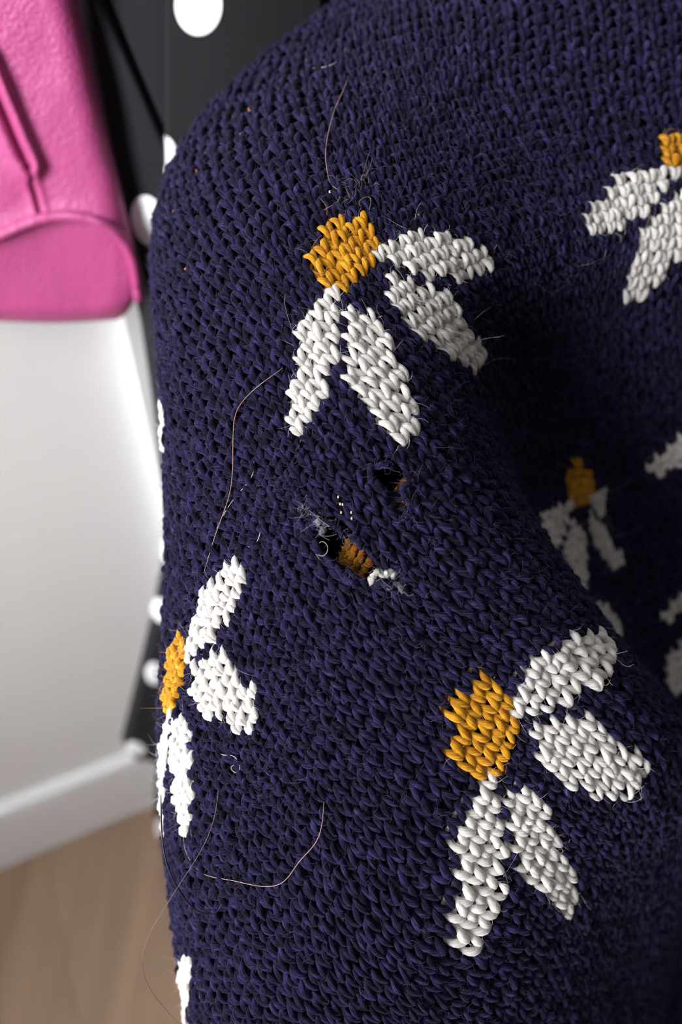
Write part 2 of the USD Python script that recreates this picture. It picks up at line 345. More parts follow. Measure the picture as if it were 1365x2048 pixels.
# stitches: column c runs along a course, row r runs down; which stitch sits at which pixel
PIN = [
    # flower at 0,0
    (0, 0, 697, 512), (7.2, 4, 885, 522), (3.4, 7.6, 870, 650), (-3.4, 7.6, 768, 742), (-7.2, 4, 627, 742), (10.8, 6.2, 990, 545), (-10.8, 6.2, 605, 880), (5.3, 11.5, 950, 728), (-5.3, 11.5, 808, 872),
    # flower at -15,28
    (-15, 28, 985, 1465), (-7.8, 32, 1145, 1345), (-11.6, 35.6, 1172, 1522), (-18.4, 35.6, 1088, 1690), (-22.2, 32, 972, 1750), (-4.2, 34.2, 1232, 1300), (-25.8, 34.2, 965, 1900), (-20.3, 39.5, 1140, 1815), (-9.7, 39.5, 1265, 1570),
    # flower at -32,0 on the left edge
    (-24.8, 4, 437, 1212), (-28.6, 7.6, 447, 1388), (-35.4, 7.6, 370, 1525), (-21.2, 6.2, 500, 1160), (-26.7, 11.5, 510, 1440), (-37.3, 11.5, 375, 1655), (-30, -1, 362, 1300),
    # flower at 31,0 past the right edge
    (33, 0, 1405, 308), (22.2, 6.3, 1182, 480), (30.4, 1.6, 1345, 352), (27.7, 11.5, 1260, 590),
    # plain parts
    (0, -9.5, 612, 300), (0, -17.5, 580, 148), (10, -11, 805, 205), (21, -11, 1008, 160), (21, -17.5, 998, 20), (33, -11, 1390, 60), (10, -18.5, 770, 50),
    (-8, 20, 885, 1120), (-20, 18, 665, 1365), (-30, 22, 615, 1700), (-38, 22, 500, 1900), (-27, 32, 880, 1930), (-14, 10, 585, 1000), (14, 14, 1060, 690),
]
BODY = [(16, 27, 1162, 972), (12, 31, 1128, 1070), (18.6, 34.6, 1196, 1088), (12.6, 34.8, 1160, 1108), (13.5, 26.5, 1142, 970), (18.5, 26, 1181, 962), (23, 31, 1207, 1012), (34, 23, 1425, 860), (34, 43, 1420, 1125), (29, 57, 1345, 1372), (33, 13, 1412, 620)]
cr, sy = [], []
for c, r, px, py in PIN:
    cr.append((c, r)); sy.append((s_of(px, py, 'front'), py / F * 0.26))
for c, r, px, py in BODY:
    cr.append((c, r)); sy.append((s_of(px, py, 'body'), py / F * 0.26))
cr, sy = np.array(cr, float), np.array(sy, float)
FIT = RBFInterpolator(cr, sy, kernel='thin_plate_spline', smoothing=2.0)
C_AX, R_AX = np.arange(-66, 82.01, 0.5), np.arange(-42, 112.01, 0.5)
CC, RR = np.meshgrid(C_AX, R_AX, indexing='ij')
_f = FIT(np.c_[CC.ravel(), RR.ravel()])
G_S = _f[:, 0].reshape(CC.shape); G_Y = (_f[:, 1] * F / 0.26).reshape(CC.shape)
GP = sheet_xyz(np.clip(G_S, -0.085, 0.60).ravel(), np.clip(G_Y, -330, 2350).ravel()).reshape(CC.shape + (3,))
SURF = [RectBivariateSpline(C_AX, R_AX, GP[..., k], kx=3, ky=3) for k in range(3)]
def surf(c, r, d=(0, 0)):
    return np.stack([s.ev(c, r, dx=d[0], dy=d[1]) for s in SURF], -1)
def normal_at(c, r):
    n = np.cross(surf(c, r, (0, 1)), surf(c, r, (1, 0)))
    return n / (np.linalg.norm(n, axis=-1, keepdims=True) + 1e-12)
OK = (G_S > -0.072) & (G_S < 0.58) & (G_Y > -310) & (G_Y < 2330)
GN = normal_at(CC, RR)
_sgn = np.sign(np.sum(GN * (EYE - GP), -1)[np.argmin(abs(C_AX + 10)), np.argmin(abs(R_AX - 15))])
GN = GN * _sgn
def out_normal(c, r):
    return normal_at(c, r) * _sgn
PX, PY, PZ = project(GP)
FACING = OK & (np.sum(GN * (EYE - GP), -1) > 0.02)
TREE = cKDTree(np.c_[PX[FACING], PY[FACING]])
_fc, _fr, _fz = CC[FACING], RR[FACING], PZ[FACING]
def stitch_at(px, py):
    """The (c, r) of the frontmost point of the jumper seen at a pixel."""
    d, i = TREE.query((px, py), k=12)
    i = i[d < max(14, d[0] + 9)]
    j = i[np.argmin(_fz[i])]
    near = i[_fz[i] < _fz[j] + 0.02]
    j = near[0]
    return float(_fc[j]), float(_fr[j])
def on_jumper(px, py, lift=0.0):
    c, r = stitch_at(px, py)
    for _ in range(4):                                                      # refine to the exact pixel
        x, y, z = project(surf(c, r)); x1, y1, _z = project(surf(c + 0.05, r)); x2, y2, _z = project(surf(c, r + 0.05))
        A = np.array([[x1 - x, x2 - x], [y1 - y, y2 - y]]) / 0.05
        if abs(np.linalg.det(A)) < 20: break
        dc, dr = np.clip(np.linalg.solve(A, [px - x, py - y]), -0.5, 0.5)
        c, r = c + dc, r + dr
    p = surf(c, r) + out_normal(c, r) * lift
    return at(px, py, (p - EYE) @ FWD)


# ------------------------------------------------------------------ the daisies' chart
def leaf(dc, dr, root, tip, half):
    ax = np.subtract(tip, root); L = math.hypot(*ax); u = ax / L
    t = ((dc - root[0]) * u[0] + (dr - root[1]) * u[1]) / L
    w = np.abs(-(dc - root[0]) * u[1] + (dr - root[1]) * u[0])
    return (t > -0.02) & (t < 0.985) & (w < half * np.sin(np.pi * np.clip(0.06 + 0.88 * t, 0.02, 0.98) ** 0.85) ** 0.66)
LEAVES = [((2.8, 1.2), (11.2, 5.8), 1.78), ((1.9, 3.6), (5.9, 11.9), 2.15), ((-2.0, 3.6), (-5.9, 11.9), 2.0), ((-2.8, 1.2), (-11.2, 5.9), 1.78)]
def chart(dc, dr, fat=1.0):
    """0 ground, 1 centre, 2.. petals."""
    out = np.zeros(np.shape(dc), int)
    for k, (a_, b_, h_) in enumerate(LEAVES):
        out = np.where(leaf(dc, dr, a_, b_, h_ * fat), 2 + k, out)
    return np.where((dc / 2.9) ** 2 + ((dr + 0.5) / 2.45) ** 2 < 1.0, 1, out)
body_xy = lambda px, py: tuple(stitch_at(px, py))
DAISIES = [((0, 0), 'daisy above the holes with four cream petals and an ochre centre'),
           ((-32, 0), 'daisy wrapped round the left edge of the sleeve'),
           ((-15, 28), 'daisy at lower right of the sleeve below the holes'),
           ((33, 0), 'daisy cut by the right edge of the picture at shoulder height'),
           ((16, 27), 'small blurred daisy in the shadow just right of the sleeve'),
           (tuple(np.add(stitch_at(1303, 942), (11, -5.8))), 'blurred daisy at the right picture edge, halfway down'),
           (tuple(np.add(stitch_at(1328, 1238), (11, -5.8))), 'dim daisy in shadow at the right picture edge'),
           (tuple(np.add(stitch_at(1343, 1388), (11, -5.8))), 'dim daisy in deep shadow at the right picture edge, lowest of the three there'),
           (tuple(np.subtract(stitch_at(1240, 1252), (11.2, 5.4))), 'dim daisy almost wholly hidden behind the right edge of the sleeve'),
           (tuple(np.subtract(stitch_at(384, 1940), (10.6, 5.6))), 'daisy mostly behind the left edge at the bottom, one petal showing'),
           (tuple(np.subtract(stitch_at(333, 780), (12.6, 6.2))), 'daisy hidden behind the left edge, the tip of one petal showing')]

# ------------------------------------------------------------------ the jumper: stitches
ST = 0.005
# one stitch of a course: (x along the course, y up the wale, z out of the fabric) in stitch widths
LOOP = np.array([(0.00, 0.02, -0.34), (0.27, -0.06, -0.28), (0.435, 0.02, -0.03), (0.345, 0.36, 0.17), (0.215, 0.74, 0.19), (0.085, 1.06, -0.01), (0.16, 1.32, -0.24),
                 (0.50, 1.42, -0.36),
                 (0.84, 1.32, -0.24), (0.915, 1.06, -0.01), (0.785, 0.74, 0.19), (0.655, 0.36, 0.17), (0.565, 0.02, -0.03), (0.73, -0.06, -0.28), (1.00, 0.02, -0.34)])
_lt = np.linspace(0, 1, len(LOOP))
NSEG, SIDES = 21, 7
LOOP_T = np.linspace(0, 1, NSEG)
_per = CubicSpline(_lt, np.c_[LOOP[:, 0] - _lt, LOOP[:, 1:]] if False else LOOP, bc_type='natural')
LOOP_P = _per(LOOP_T)
RAD = 0.135 + 0.090 * np.exp(-((np.abs(LOOP_T - 0.5) - 0.25) / 0.085) ** 2)

# holes worn through the sleeve, as pixel paths with half widths
HOLES = [([(655, 1058), (672, 1078), (700, 1108), (728, 1136), (752, 1152)], [23, 30, 25, 20, 12]),
         ([(752, 944), (778, 944), (795, 962)], [13, 24, 18]),
         ([(795, 962), (797, 992), (806, 1030)], [18, 22, 13])]
def hole_distance(px, py):
    """Signed: below 1 inside a hole; and the direction to its nearest spine point."""
    best = np.full(np.shape(px), 9.0); bx = np.zeros(np.shape(px)); by = np.zeros(np.shape(px)); bw = np.ones(np.shape(px))
    for path, wid in HOLES:
        q = np.array(path, float)
        t = np.linspace(0, len(q) - 1, 40)
        sx, sy_, sw = np.interp(t, range(len(q)), q[:, 0]), np.interp(t, range(len(q)), q[:, 1]), np.interp(t, range(len(q)), wid)
        for x, y, w in zip(sx, sy_, sw):
            dd = np.hypot(px - x, py - y) / w
            m = dd < best
            best = np.where(m, dd, best); bx = np.where(m, x, bx); by = np.where(m, y, by); bw = np.where(m, w, bw)
    return best, bx, by, bw

I, J = np.meshgrid(np.arange(-64, 79), np.arange(-40, 110), indexing='ij')
I, J = I.ravel(), J.ravel()
cc_, rc_ = I + 0.5, J + 0.4
gs = RegularGridInterpolator((C_AX, R_AX), G_S)(np.c_[cc_, rc_]); gy = RegularGridInterpolator((C_AX, R_AX), G_Y)(np.c_[cc_, rc_])
ctr = surf(cc_, rc_); cpx, cpy, cz = project(ctr)
cn = out_normal(cc_, rc_)
face = np.sum(cn * (EYE - ctr), -1) / np.linalg.norm(EYE - ctr, axis=1)
keep = (gs > -0.045) & (gs < 0.55) & (gy > -120) & (gy < 2140) & (cpx > 200) & (cpx < 1640) & (face > -0.75)
hd, _, _, _ = hole_distance(cpx, cpy)
front_cell = face > 0.1
keep &= ~((hd < 0.75) & front_cell & (gs < 0.2))
I, J, gs, gy, face, cpx, cpy = (q[keep] for q in (I, J, gs, gy, face, cpx, cpy))
CELLS = len(I)
lab = np.zeros(CELLS, int)
for k, ((c0, r0), _) in enumerate(DAISIES):
    ch = chart(I + 0.5 - c0, J + 0.4 - r0, 0.97 if k == 1 else 1.0)
    if k == 4: ch = np.where(I < 23, ch, 0)                                     # its outermost stitches are lost in a fold
    if DAISIES[k][1].startswith(('dim daisy in deep', 'dim daisy almost')): ch = np.where(ch == (5 if 'deep' in DAISIES[k][1] else 2), ch, 0)    # folds swallow the rest
    if k == len(DAISIES) - 1: ch = np.where((ch == 2) & (cpy < 900), ch, 0)     # only one tip of this one comes round the edge
    lab = np.where(ch > 0, 10 * (k + 1) + ch, lab)

# the course's wobble, the same for the two stitches that share a joint
jit = lambda n, s: rng.normal(0, s, n)
node = {}
def shared(ix, jx, s):
    key = {}
    ids = [(a_, b_) for a_, b_ in zip(ix, jx)]
    out = np.zeros((len(ids), 3))
    for q, i_ in enumerate(ids):
        if i_ not in node: node[i_] = rng.normal(0, s, 3)
        out[q] = node[i_]
    return out
j0, j1 = shared(I, J, 0.035), shared(I + 1, J, 0.035)
t_ = LOOP_T[None, :, None]
bump_leg = np.exp(-((LOOP_T - 0.27) / 0.12) ** 2), np.exp(-((LOOP_T - 0.73) / 0.12) ** 2), np.exp(-((LOOP_T - 0.5) / 0.12) ** 2)
L3 = LOOP_P[None] + j0[:, None] * (1 - t_) + j1[:, None] * t_
for bl, s in zip(bump_leg, (0.07, 0.07, 0.06)):
    L3 = L3 + rng.normal(0, s, (CELLS, 1, 3)) * bl[None, :, None] * np.array([1.0, 1.0, 1.3])
radj = 1 + rng.normal(0, 0.06, (CELLS, 1))
rad = RAD[None] * radj
is_flower = lab > 0
rad = rad * np.where(is_flower, 1.17, 1.02)[:, None]
# a coloured stitch tucks its sinker ends well behind the neighbour of another colour
cpos, rpos = I[:, None] + L3[..., 0], J[:, None] + 1 - L3[..., 1]
cpos, rpos = np.clip(cpos, -65.5, 81.5), np.clip(rpos, -41.5, 111.5)
N_ = out_normal(cpos, rpos)
lift = L3[..., 2] + np.where(is_flower, 0.03, 0.0)[:, None]
CP = surf(cpos, rpos) + N_ * (lift * ST)[..., None]
# open the holes: push the yarn round them outwards
qx, qy, qz = project(CP)
hd, hx, hy, hw = hole_distance(qx, qy)
front = np.sum(N_ * (EYE - CP), -1) > 0
push = np.where((hd < 2.2) & front & (gs[:, None] < 0.2), np.sqrt(np.maximum(hd, 0.05) ** 2 * 0.78 + 0.95 * np.clip((2.2 - hd) / 1.2, 0, 1)) / np.maximum(hd, 0.05), 1.0)
push = np.clip(push, 1, 3.5)
qx2, qy2 = hx + (qx - hx) * push, hy + (qy - hy) * push
CP = np.where((push > 1.0005)[..., None], at(qx2, qy2, qz), CP)
# frames along each loop, kept upright to the fabric
TG = np.gradient(CP, axis=1); TG /= np.linalg.norm(TG, axis=2, keepdims=True) + 1e-12
NB = N_ - TG * np.sum(N_ * TG, 2, keepdims=True)
nl = np.linalg.norm(NB, axis=2, keepdims=True)
NB = NB / np.maximum(nl, 1e-6)
BB_ = np.cross(TG, NB)
ang = np.arange(SIDES + 1) / SIDES * 2 * np.pi + np.pi            # the seam lies at the back
ca, sa = np.cos(ang), np.sin(ang)
local = np.linalg.norm(surf(I + 0.5, J + 0.5, (1, 0)), axis=1)     # stitch width here
local = np.clip(local, 0.0038, 0.0062)
RW = rad * local[:, None]
VV = CP[:, :, None] + RW[:, :, None, None] * (ca[None, None, :, None] * 0.80 * NB[:, :, None] + sa[None, None, :, None] * 1.04 * BB_[:, :, None])
UU = np.stack(np.broadcast_arrays((J[:, None, None] * 7.31 + I[:, None, None] * 3.0 + LOOP_T[None, :, None] * 3.0), (ang / (2 * np.pi))[None, None, :] + 0 * VV[..., 0]), -1)
# outward normals, smooth along and round the strand
VN = ca[None, None, :, None] * NB[:, :, None] + sa[None, None, :, None] * BB_[:, :, None]
CELL_F = grid_faces(NSEG, SIDES + 1)
_v0, _n0 = VV[0].reshape(-1, 3), VN[0].reshape(-1, 3)
_fn = np.cross(_v0[CELL_F[:, 1]] - _v0[CELL_F[:, 0]], _v0[CELL_F[:, 2]] - _v0[CELL_F[:, 0]])
if np.sum(np.sum(_fn * _n0[CELL_F[:, 0]], 1) > 0) < len(CELL_F) / 2:
    CELL_F = CELL_F[:, ::-1]
def stitches(name, sel, material, parent, **kw):
    idx = np.nonzero(sel)[0]
    if len(idx) == 0: return None
    
    n = NSEG * (SIDES + 1)
    v = VV[idx].reshape(-1, 3); uv = UU[idx].reshape(-1, 2); nn = VN[idx].reshape(-1, 3)
    f = (CELL_F[None] + (np.arange(len(idx)) * n)[:, None, None]).reshape(-1, 3)
    par = str(parent.GetPath())
    path = numbered(par, name)
    m = usdkit.mesh(stage, path, (v - ORIGIN[par], f), material, smooth=False, uv=uv)
    m.CreateNormalsAttr(Vt.Vec3fArray.FromNumpy(nn.astype(np.float32))); m.SetNormalsInterpolation('vertex')
    ORIGIN[path] = ORIGIN[par]
    return keys(m.GetPrim(), **kw)
jumper = thing('jumper', 'navy blue knitted wool jumper with cream and ochre daisies and holes worn in its sleeve', 'jumper', surf(-10.0, 15.0))
# where the sleeve ends and the body begins: past the sleeve's right edge
right_edge = np.interp(gy, [-400, 500, 800, 900, 1100, 1300, 1500, 1750, 2048, 2400], [0.150, 0.150, 0.150, 0.150, 0.160, 0.182, 0.205, 0.21, 0.21, 0.21])
is_body = gs > right_edge
stitches('sleeve', (lab == 0) & ~is_body, M_NAVY, jumper)
stitches('body', (lab == 0) & is_body, M_NAVY, jumper, label='plain navy body of the jumper in shadow beside the sleeve')
for k, (_, text) in enumerate(DAISIES):
    have = (lab // 10) == k + 1
    if have.sum() < 6: continue
    d = UsdGeom.Xform.Define(stage, numbered(str(jumper.GetPath()), 'daisy')).GetPrim()
    ORIGIN[str(d.GetPath())] = ORIGIN[str(jumper.GetPath())]
    keys(d, text)
    stitches('flower_center', have & (lab % 10 == 1), M_OCHRE, d, label='ochre yellow centre')
    for p_ in range(2, 6):
        stitches('petal', have & (lab % 10 == p_), M_WHITE, d)
print('cells', CELLS, 'tris', CELLS * len(CELL_F))

# fibres standing off the yarn
def fibres(sel, per, length, width, material, name, curl=1.0, out=0.8):
    idx = np.nonzero(sel)[0]
    n = int(len(idx) * per)
    if n < 4: return
    pick = rng.choice(idx, n)
    k = rng.integers(2, NSEG - 2, n); a_ = rng.integers(0, SIDES, n)
    base = VV[pick, k, a_]; nn = VN[pick, k, a_]; tt = TG[pick, k]
    fn = N_[pick, k]
    good = np.sum(nn * fn, 1) > -0.25
    base, nn, tt, fn = base[good], nn[good], tt[good], fn[good]
    n = len(base)
    L = length * rng.lognormal(0, 0.45, n)
    dirn = tt * rng.choice([-1, 1], n)[:, None] * rng.uniform(0.3, 1.2, n)[:, None] + nn * out * rng.uniform(0.1, 0.8, n)[:, None] + rng.normal(0, 0.4, (n, 3))
    dirn /= np.linalg.norm(dirn, axis=1, keepdims=True)
    bend = rng.normal(0, 1.0, (n, 3)) * curl
    K = 6
    pts = np.zeros((n, K, 3)); pts[:, 0] = base
    d = dirn
    for q in range(1, K):
        bend = bend + rng.normal(0, 0.5, (n, 3)) * curl
        d = d + bend * 0.33 - fn * np.clip(np.sum(d * fn, 1), 0, 1)[:, None] * 0.18
        d /= np.linalg.norm(d, axis=1, keepdims=True)
        pts[:, q] = pts[:, q - 1] + d * (L / (K - 1))[:, None]
    wd = np.tile(np.array([1, 1, 0.95, 0.85, 0.7, 0.4]), n) * np.repeat(width * rng.uniform(0.6, 1.3, n), K)
    curves(name, pts, wd, material, jumper, kind='stuff')
vis = (face > -0.3) & (cpx > 250) & (cpx < 1420) & (cpy > -60) & (cpy < 2110)
near = vis & (gs < 0.2)
fibres((lab == 0) & vis, 26, 0.0026, 0.000050, M_FIBRE_NAVY, 'wool_fuzz', 1.3, 1.2)
fibres((lab % 10 >= 2) & vis, 16, 0.0030, 0.000045, M_FIBRE_WHITE, 'wool_fuzz', 1.7, 1.2)
fibres((lab % 10 >= 2) & vis, 4, 0.0062, 0.000038, M_FIBRE_WHITE, 'wool_fuzz', 4.0, 1.2)
fibres((lab % 10 == 1) & vis, 16, 0.0032, 0.000055, M_FIBRE_OCHRE, 'wool_fuzz', 1.1)

# ------------------------------------------------------------------ the jumper: inside
def sheet_mesh(P, keepmask):
    nu, nv = P.shape[:2]
    f = grid_faces(nu, nv)
    m = keepmask.ravel()
    f = f[m[f].all(1)]
    u, inv = np.unique(f, return_inverse=True)
    return P.reshape(-1, 3)[u], inv.reshape(-1, 3)
SUB = (slice(None, None, 2), slice(None, None, 2))
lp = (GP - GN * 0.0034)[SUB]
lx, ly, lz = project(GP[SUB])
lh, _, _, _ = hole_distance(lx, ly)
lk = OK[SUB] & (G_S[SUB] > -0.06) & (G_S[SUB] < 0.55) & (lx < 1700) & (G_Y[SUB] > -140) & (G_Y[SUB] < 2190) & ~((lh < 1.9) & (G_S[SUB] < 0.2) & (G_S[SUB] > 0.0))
obj('dark_liner_sheet', sheet_mesh(lp, lk), M_LINING, jumper, smooth=True)  # added smooth sheet in place of inner floats; darkens gaps, stops light leaks
# the far side of the sleeve and body
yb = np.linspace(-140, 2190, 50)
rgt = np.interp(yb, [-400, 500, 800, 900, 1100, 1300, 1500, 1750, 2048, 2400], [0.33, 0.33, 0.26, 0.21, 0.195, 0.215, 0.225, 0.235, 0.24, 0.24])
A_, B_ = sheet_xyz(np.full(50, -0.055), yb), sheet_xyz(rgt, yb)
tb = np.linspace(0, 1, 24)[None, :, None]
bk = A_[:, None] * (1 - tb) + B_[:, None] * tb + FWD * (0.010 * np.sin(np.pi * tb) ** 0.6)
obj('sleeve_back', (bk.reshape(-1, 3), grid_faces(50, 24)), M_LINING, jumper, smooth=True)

def yarn(name, pix, lift, r, material, n=26, wob=0.0003, parent=None, **kw):
    """A length of loose yarn through pixels (x, y[, extra lift]) on the jumper."""
    P = []
    for q in pix:
        b_ = on_jumper(q[0], q[1]); c_, r_ = stitch_at(q[0], q[1])
        z = (b_ - EYE) @ FWD
        P.append(at(q[0], q[1], z - (lift + (q[2] if len(q) > 2 else 0))))
    P = smooth_path(P, n) + rng.normal(0, wob, (n, 3))
    rr = r * (1 - 0.55 * np.abs(np.linspace(-1, 1, n)) ** 6) * (1 + rng.normal(0, 0.05, n))
    v, f = tube(P, rr, 9)
    uv = np.zeros((len(v), 2)); uv[:n * 9, 0] = np.repeat(np.arange(n) * 0.35, 9); uv[:n * 9, 1] = np.tile(np.arange(9) / 9, n)
    return obj(name, (v, f), material, parent or jumper, smooth=True, uv=uv, **kw), P
def tuft(P, n, length, width, material, parent=None, name='wool_fuzz'):
    k = rng.integers(0, len(P), n)
    d = rng.normal(0, 1, (n, 3)) - FWD * 0.5; d /= np.linalg.norm(d, axis=1, keepdims=True)
    pts = np.zeros((n, 6, 3)); pts[:, 0] = P[k] + rng.normal(0, 0.0005, (n, 3))
    bend = rng.normal(0, 1, (n, 3))
    L = length * rng.lognormal(0, 0.4, n)
    for q in range(1, 6):
        bend = bend + rng.normal(0, 0.6, (n, 3)); d = d + bend * 0.4; d /= np.linalg.norm(d, axis=1, keepdims=True)
        pts[:, q] = pts[:, q - 1] + d * (L / 5)[:, None]
    curves(name, pts, width, material, parent or jumper, kind='stuff')
# ochre strands carried across the inside, seen through the holes
for pix in ([(706, 1072), (693, 1100), (683, 1128)], [(716, 1086), (702, 1112), (690, 1142)], [(728, 1100), (716, 1124), (703, 1152)], [(742, 1118), (730, 1138), (722, 1164)],
            [(828, 952), (808, 966), (794, 984), (780, 1006)], [(806, 972), (796, 992), (786, 1008)], [(815, 1000), (806, 1018), (803, 1040)]):
    _, P = yarn('carried_strand', pix, -0.0058, 0.00125, M_OCHRE2, label='ochre strand seen inside a hole')
    tuft(P, 40, 0.003, 0.00005, M_FIBRE_OCHRE)
# cream and grey ends poking out
for pix, m_ in (([(742, 1168), (748, 1152), (762, 1146), (768, 1152)], M_WHITE), ([(768, 1156), (774, 1146), (784, 1146), (787, 1156)], M_WHITE),
                ([(776, 1178), (786, 1172), (798, 1172), (806, 1182)], M_GREY), ([(634, 1040), (642, 1046), (646, 1058), (644, 1070)], M_GREY)):
    _, P = yarn('loose_yarn_end', pix, 0.0008, 0.0010, m_, label='pale yarn end poking out by a hole')
    tuft(P, 22, 0.003, 0.00004, M_FIBRE_GREY)
# navy loops let go round the holes
for pix in ([(826, 1006), (812, 992, .002), (806, 975, .002), (822, 966, .002), (838, 978, .001)],
            [(640, 1062), (652, 1044, .001), (672, 1052, .001), (684, 1072)], [(700, 1074), (716, 1082, .002), (722, 1098, .001)], [(752, 1176), (762, 1166, .001), (782, 1174, .001), (790, 1192)],
            [(690, 1152), (702, 1160, .001), (716, 1172)], [(806, 1044), (814, 1034, .001), (828, 1040, .001)], [(748, 938), (758, 930, .001), (776, 930, .001), (790, 936)]):
    _, P = yarn('loose_yarn_end', pix, 0.0004, 0.00105, M_NAVY)
    tuft(P, 30, 0.004, 0.00006, M_FIBRE_NAVY)
# ochre showing in gaps of the thin upper sleeve
for px_, py_ in ((468, 237), (461, 262), (437, 270), (428, 289), (411, 303), (393, 342), (397, 350), (370, 417), (350, 424), (483, 266), (500, 218), (344, 528), (372, 540), (470, 812), (448, 878), (838, 432), (846, 445)):
    yarn('carried_strand', [(px_ - 1.5, py_ - 4), (px_, py_), (px_ + 1.5, py_ + 4)], 0.0002, 0.0004, M_SPECK, n=6)

# ------------------------------------------------------------------ stray hairs and lint on the jumper
def hair(label, pix, width, material, lift=0.0012, cat='hair', name='stray_hair', n=60, depth=None):
    P = []
    for q in pix:
        if depth is not None:
            P.append(at(q[0], q[1], depth))
        else:
            z = (on_jumper(q[0], q[1]) - EYE) @ FWD
            P.append(at(q[0], q[1], z - lift - 0.0008 * rng.random()))
    P = smooth_path(P, n)
    t = thing(name, label, cat, P[len(P) // 2])
    obj('strand', tube(P, width * 0.68 * np.interp(np.linspace(0, 1, n), [0, .1, .9, 1], [.5, 1, 1, .4]), 5), material, t, smooth=True)
hair('long fine tan hair hanging down the sleeve left of the holes', [(566, 736), (530, 762), (497, 790), (474, 822), (467, 860), (466, 925), (460, 985), (440, 1045), (420, 1105), (408, 1146)], 0.00015, M_HAIR_TAN, lift=0.0030)
hair('short pale fibre crossing the long tan hair left of the holes', [(508, 922), (501, 958), (476, 988), (452, 1022), (432, 1060)], 0.00011, M_HAIR_PALE)
hair('curly tan hair standing above the upper daisy', [(697, 152), (688, 178), (672, 214), (658, 262), (652, 300), (653, 330), (660, 365)], 0.00017, M_HAIR_TAN, lift=0.0034)
hair('curved pale hair near the top edge of the shoulder', [(598, 100), (612, 124), (636, 136), (662, 130), (684, 112), (696, 86)], 0.00012, M_HAIR_PALE)
hair('thick black hair looping over the lower left edge', [(322, 1590), (323, 1650), (331, 1715), (348, 1762), (374, 1802), (404, 1826), (428, 1827), (442, 1808)], 0.00042, M_HAIR_BLACK, depth=0.262)
hair('reddish brown hair curving across the lower sleeve', [(376, 1660), (371, 1700), (388, 1732), (418, 1752), (470, 1762), (530, 1773), (560, 1768), (600, 1722), (630, 1688), (644, 1650), (648, 1604)], 0.00015, M_HAIR_TAN, lift=0.0030)
hair('long thin dark hair trailing off the lower left edge over the floor', [(437, 1555), (432, 1620), (412, 1682), (365, 1760), (322, 1828), (292, 1885), (285, 1932), (305, 1985), (358, 2046)], 0.00013, M_HAIR_BROWN, depth=0.258)
hair('fine curl of pale hair below the lower right daisy', [(1150, 1878), (1156, 1912), (1140, 1946), (1110, 1964), (1104, 1940)], 0.00011, M_HAIR_TAN)
hair('curly cream fibre right of the left daisy', [(442, 1478), (447, 1510), (466, 1512), (478, 1526), (476, 1546), (464, 1540), (470, 1530)], 0.00012, M_FIBRE_WHITE)
hair('short white hair just above the left daisy', [(497, 1094), (510, 1088), (519, 1072), (521, 1062)], 0.00012, M_FIBRE_WHITE)
hair('brown hair in the frayed tuft on the upper daisy', [(640, 440), (655, 416), (676, 402), (680, 385), (664, 370), (676, 352)], 0.00014, M_HAIR_TAN)
hair('tan hair hooked over the top of the upper daisy', [(733, 440), (741, 412), (738, 394), (724, 398), (722, 412)], 0.00014, M_HAIR_TAN)
hair('wavy cream fibre beside the lower hole', [(635, 1096), (648, 1084), (656, 1098), (644, 1112), (630, 1104), (640, 1120)], 0.00007, M_FIBRE_WHITE)
tuft(np.array([on_jumper(x_, y_, 0.0006) for x_, y_ in ((600, 1014), (612, 1016), (624, 1026), (640, 1044))]), 60, 0.003, 0.00004, M_FIBRE_GREY)
P = np.array([on_jumper(x_, y_, 0.0015) for x_, y_ in ((690, 420), (698, 412), (700, 398), (690, 370), (720, 365), (745, 380), (710, 380), (735, 350), (670, 360))])
tuft(P, 34, 0.006, 0.000045, M_HAIR_TAN)
tuft(P, 40, 0.006, 0.00005, M_FIBRE_NAVY)
for px_, py_, text in ((970, 1021, 'tiny white speck of lint right of the holes'), (661, 384, 'tiny white speck of lint above the upper daisy')):
    b_ = trimesh.creation.icosphere(2, 0.0005); v = np.array(b_.vertices); v = v * (0.75 + 0.5 * meshkit.noise(v * 4000 + px_))[:, None] * [1.3, 1, 1]
    obj('lint_speck', (v + on_jumper(px_, py_, 0.0008), np.array(b_.faces)), M_HAIR_PALE, smooth=True, label=text, category='lint')
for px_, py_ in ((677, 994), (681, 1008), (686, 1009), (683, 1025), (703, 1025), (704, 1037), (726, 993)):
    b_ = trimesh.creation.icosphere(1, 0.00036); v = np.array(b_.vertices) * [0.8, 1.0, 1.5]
    obj('pinhole_light_speck', (v + on_jumper(px_, py_, 0.0007), np.array(b_.faces)), M_SPECK2, jumper, smooth=True)  # solid beige beads stand in for light through pinholes in the knit

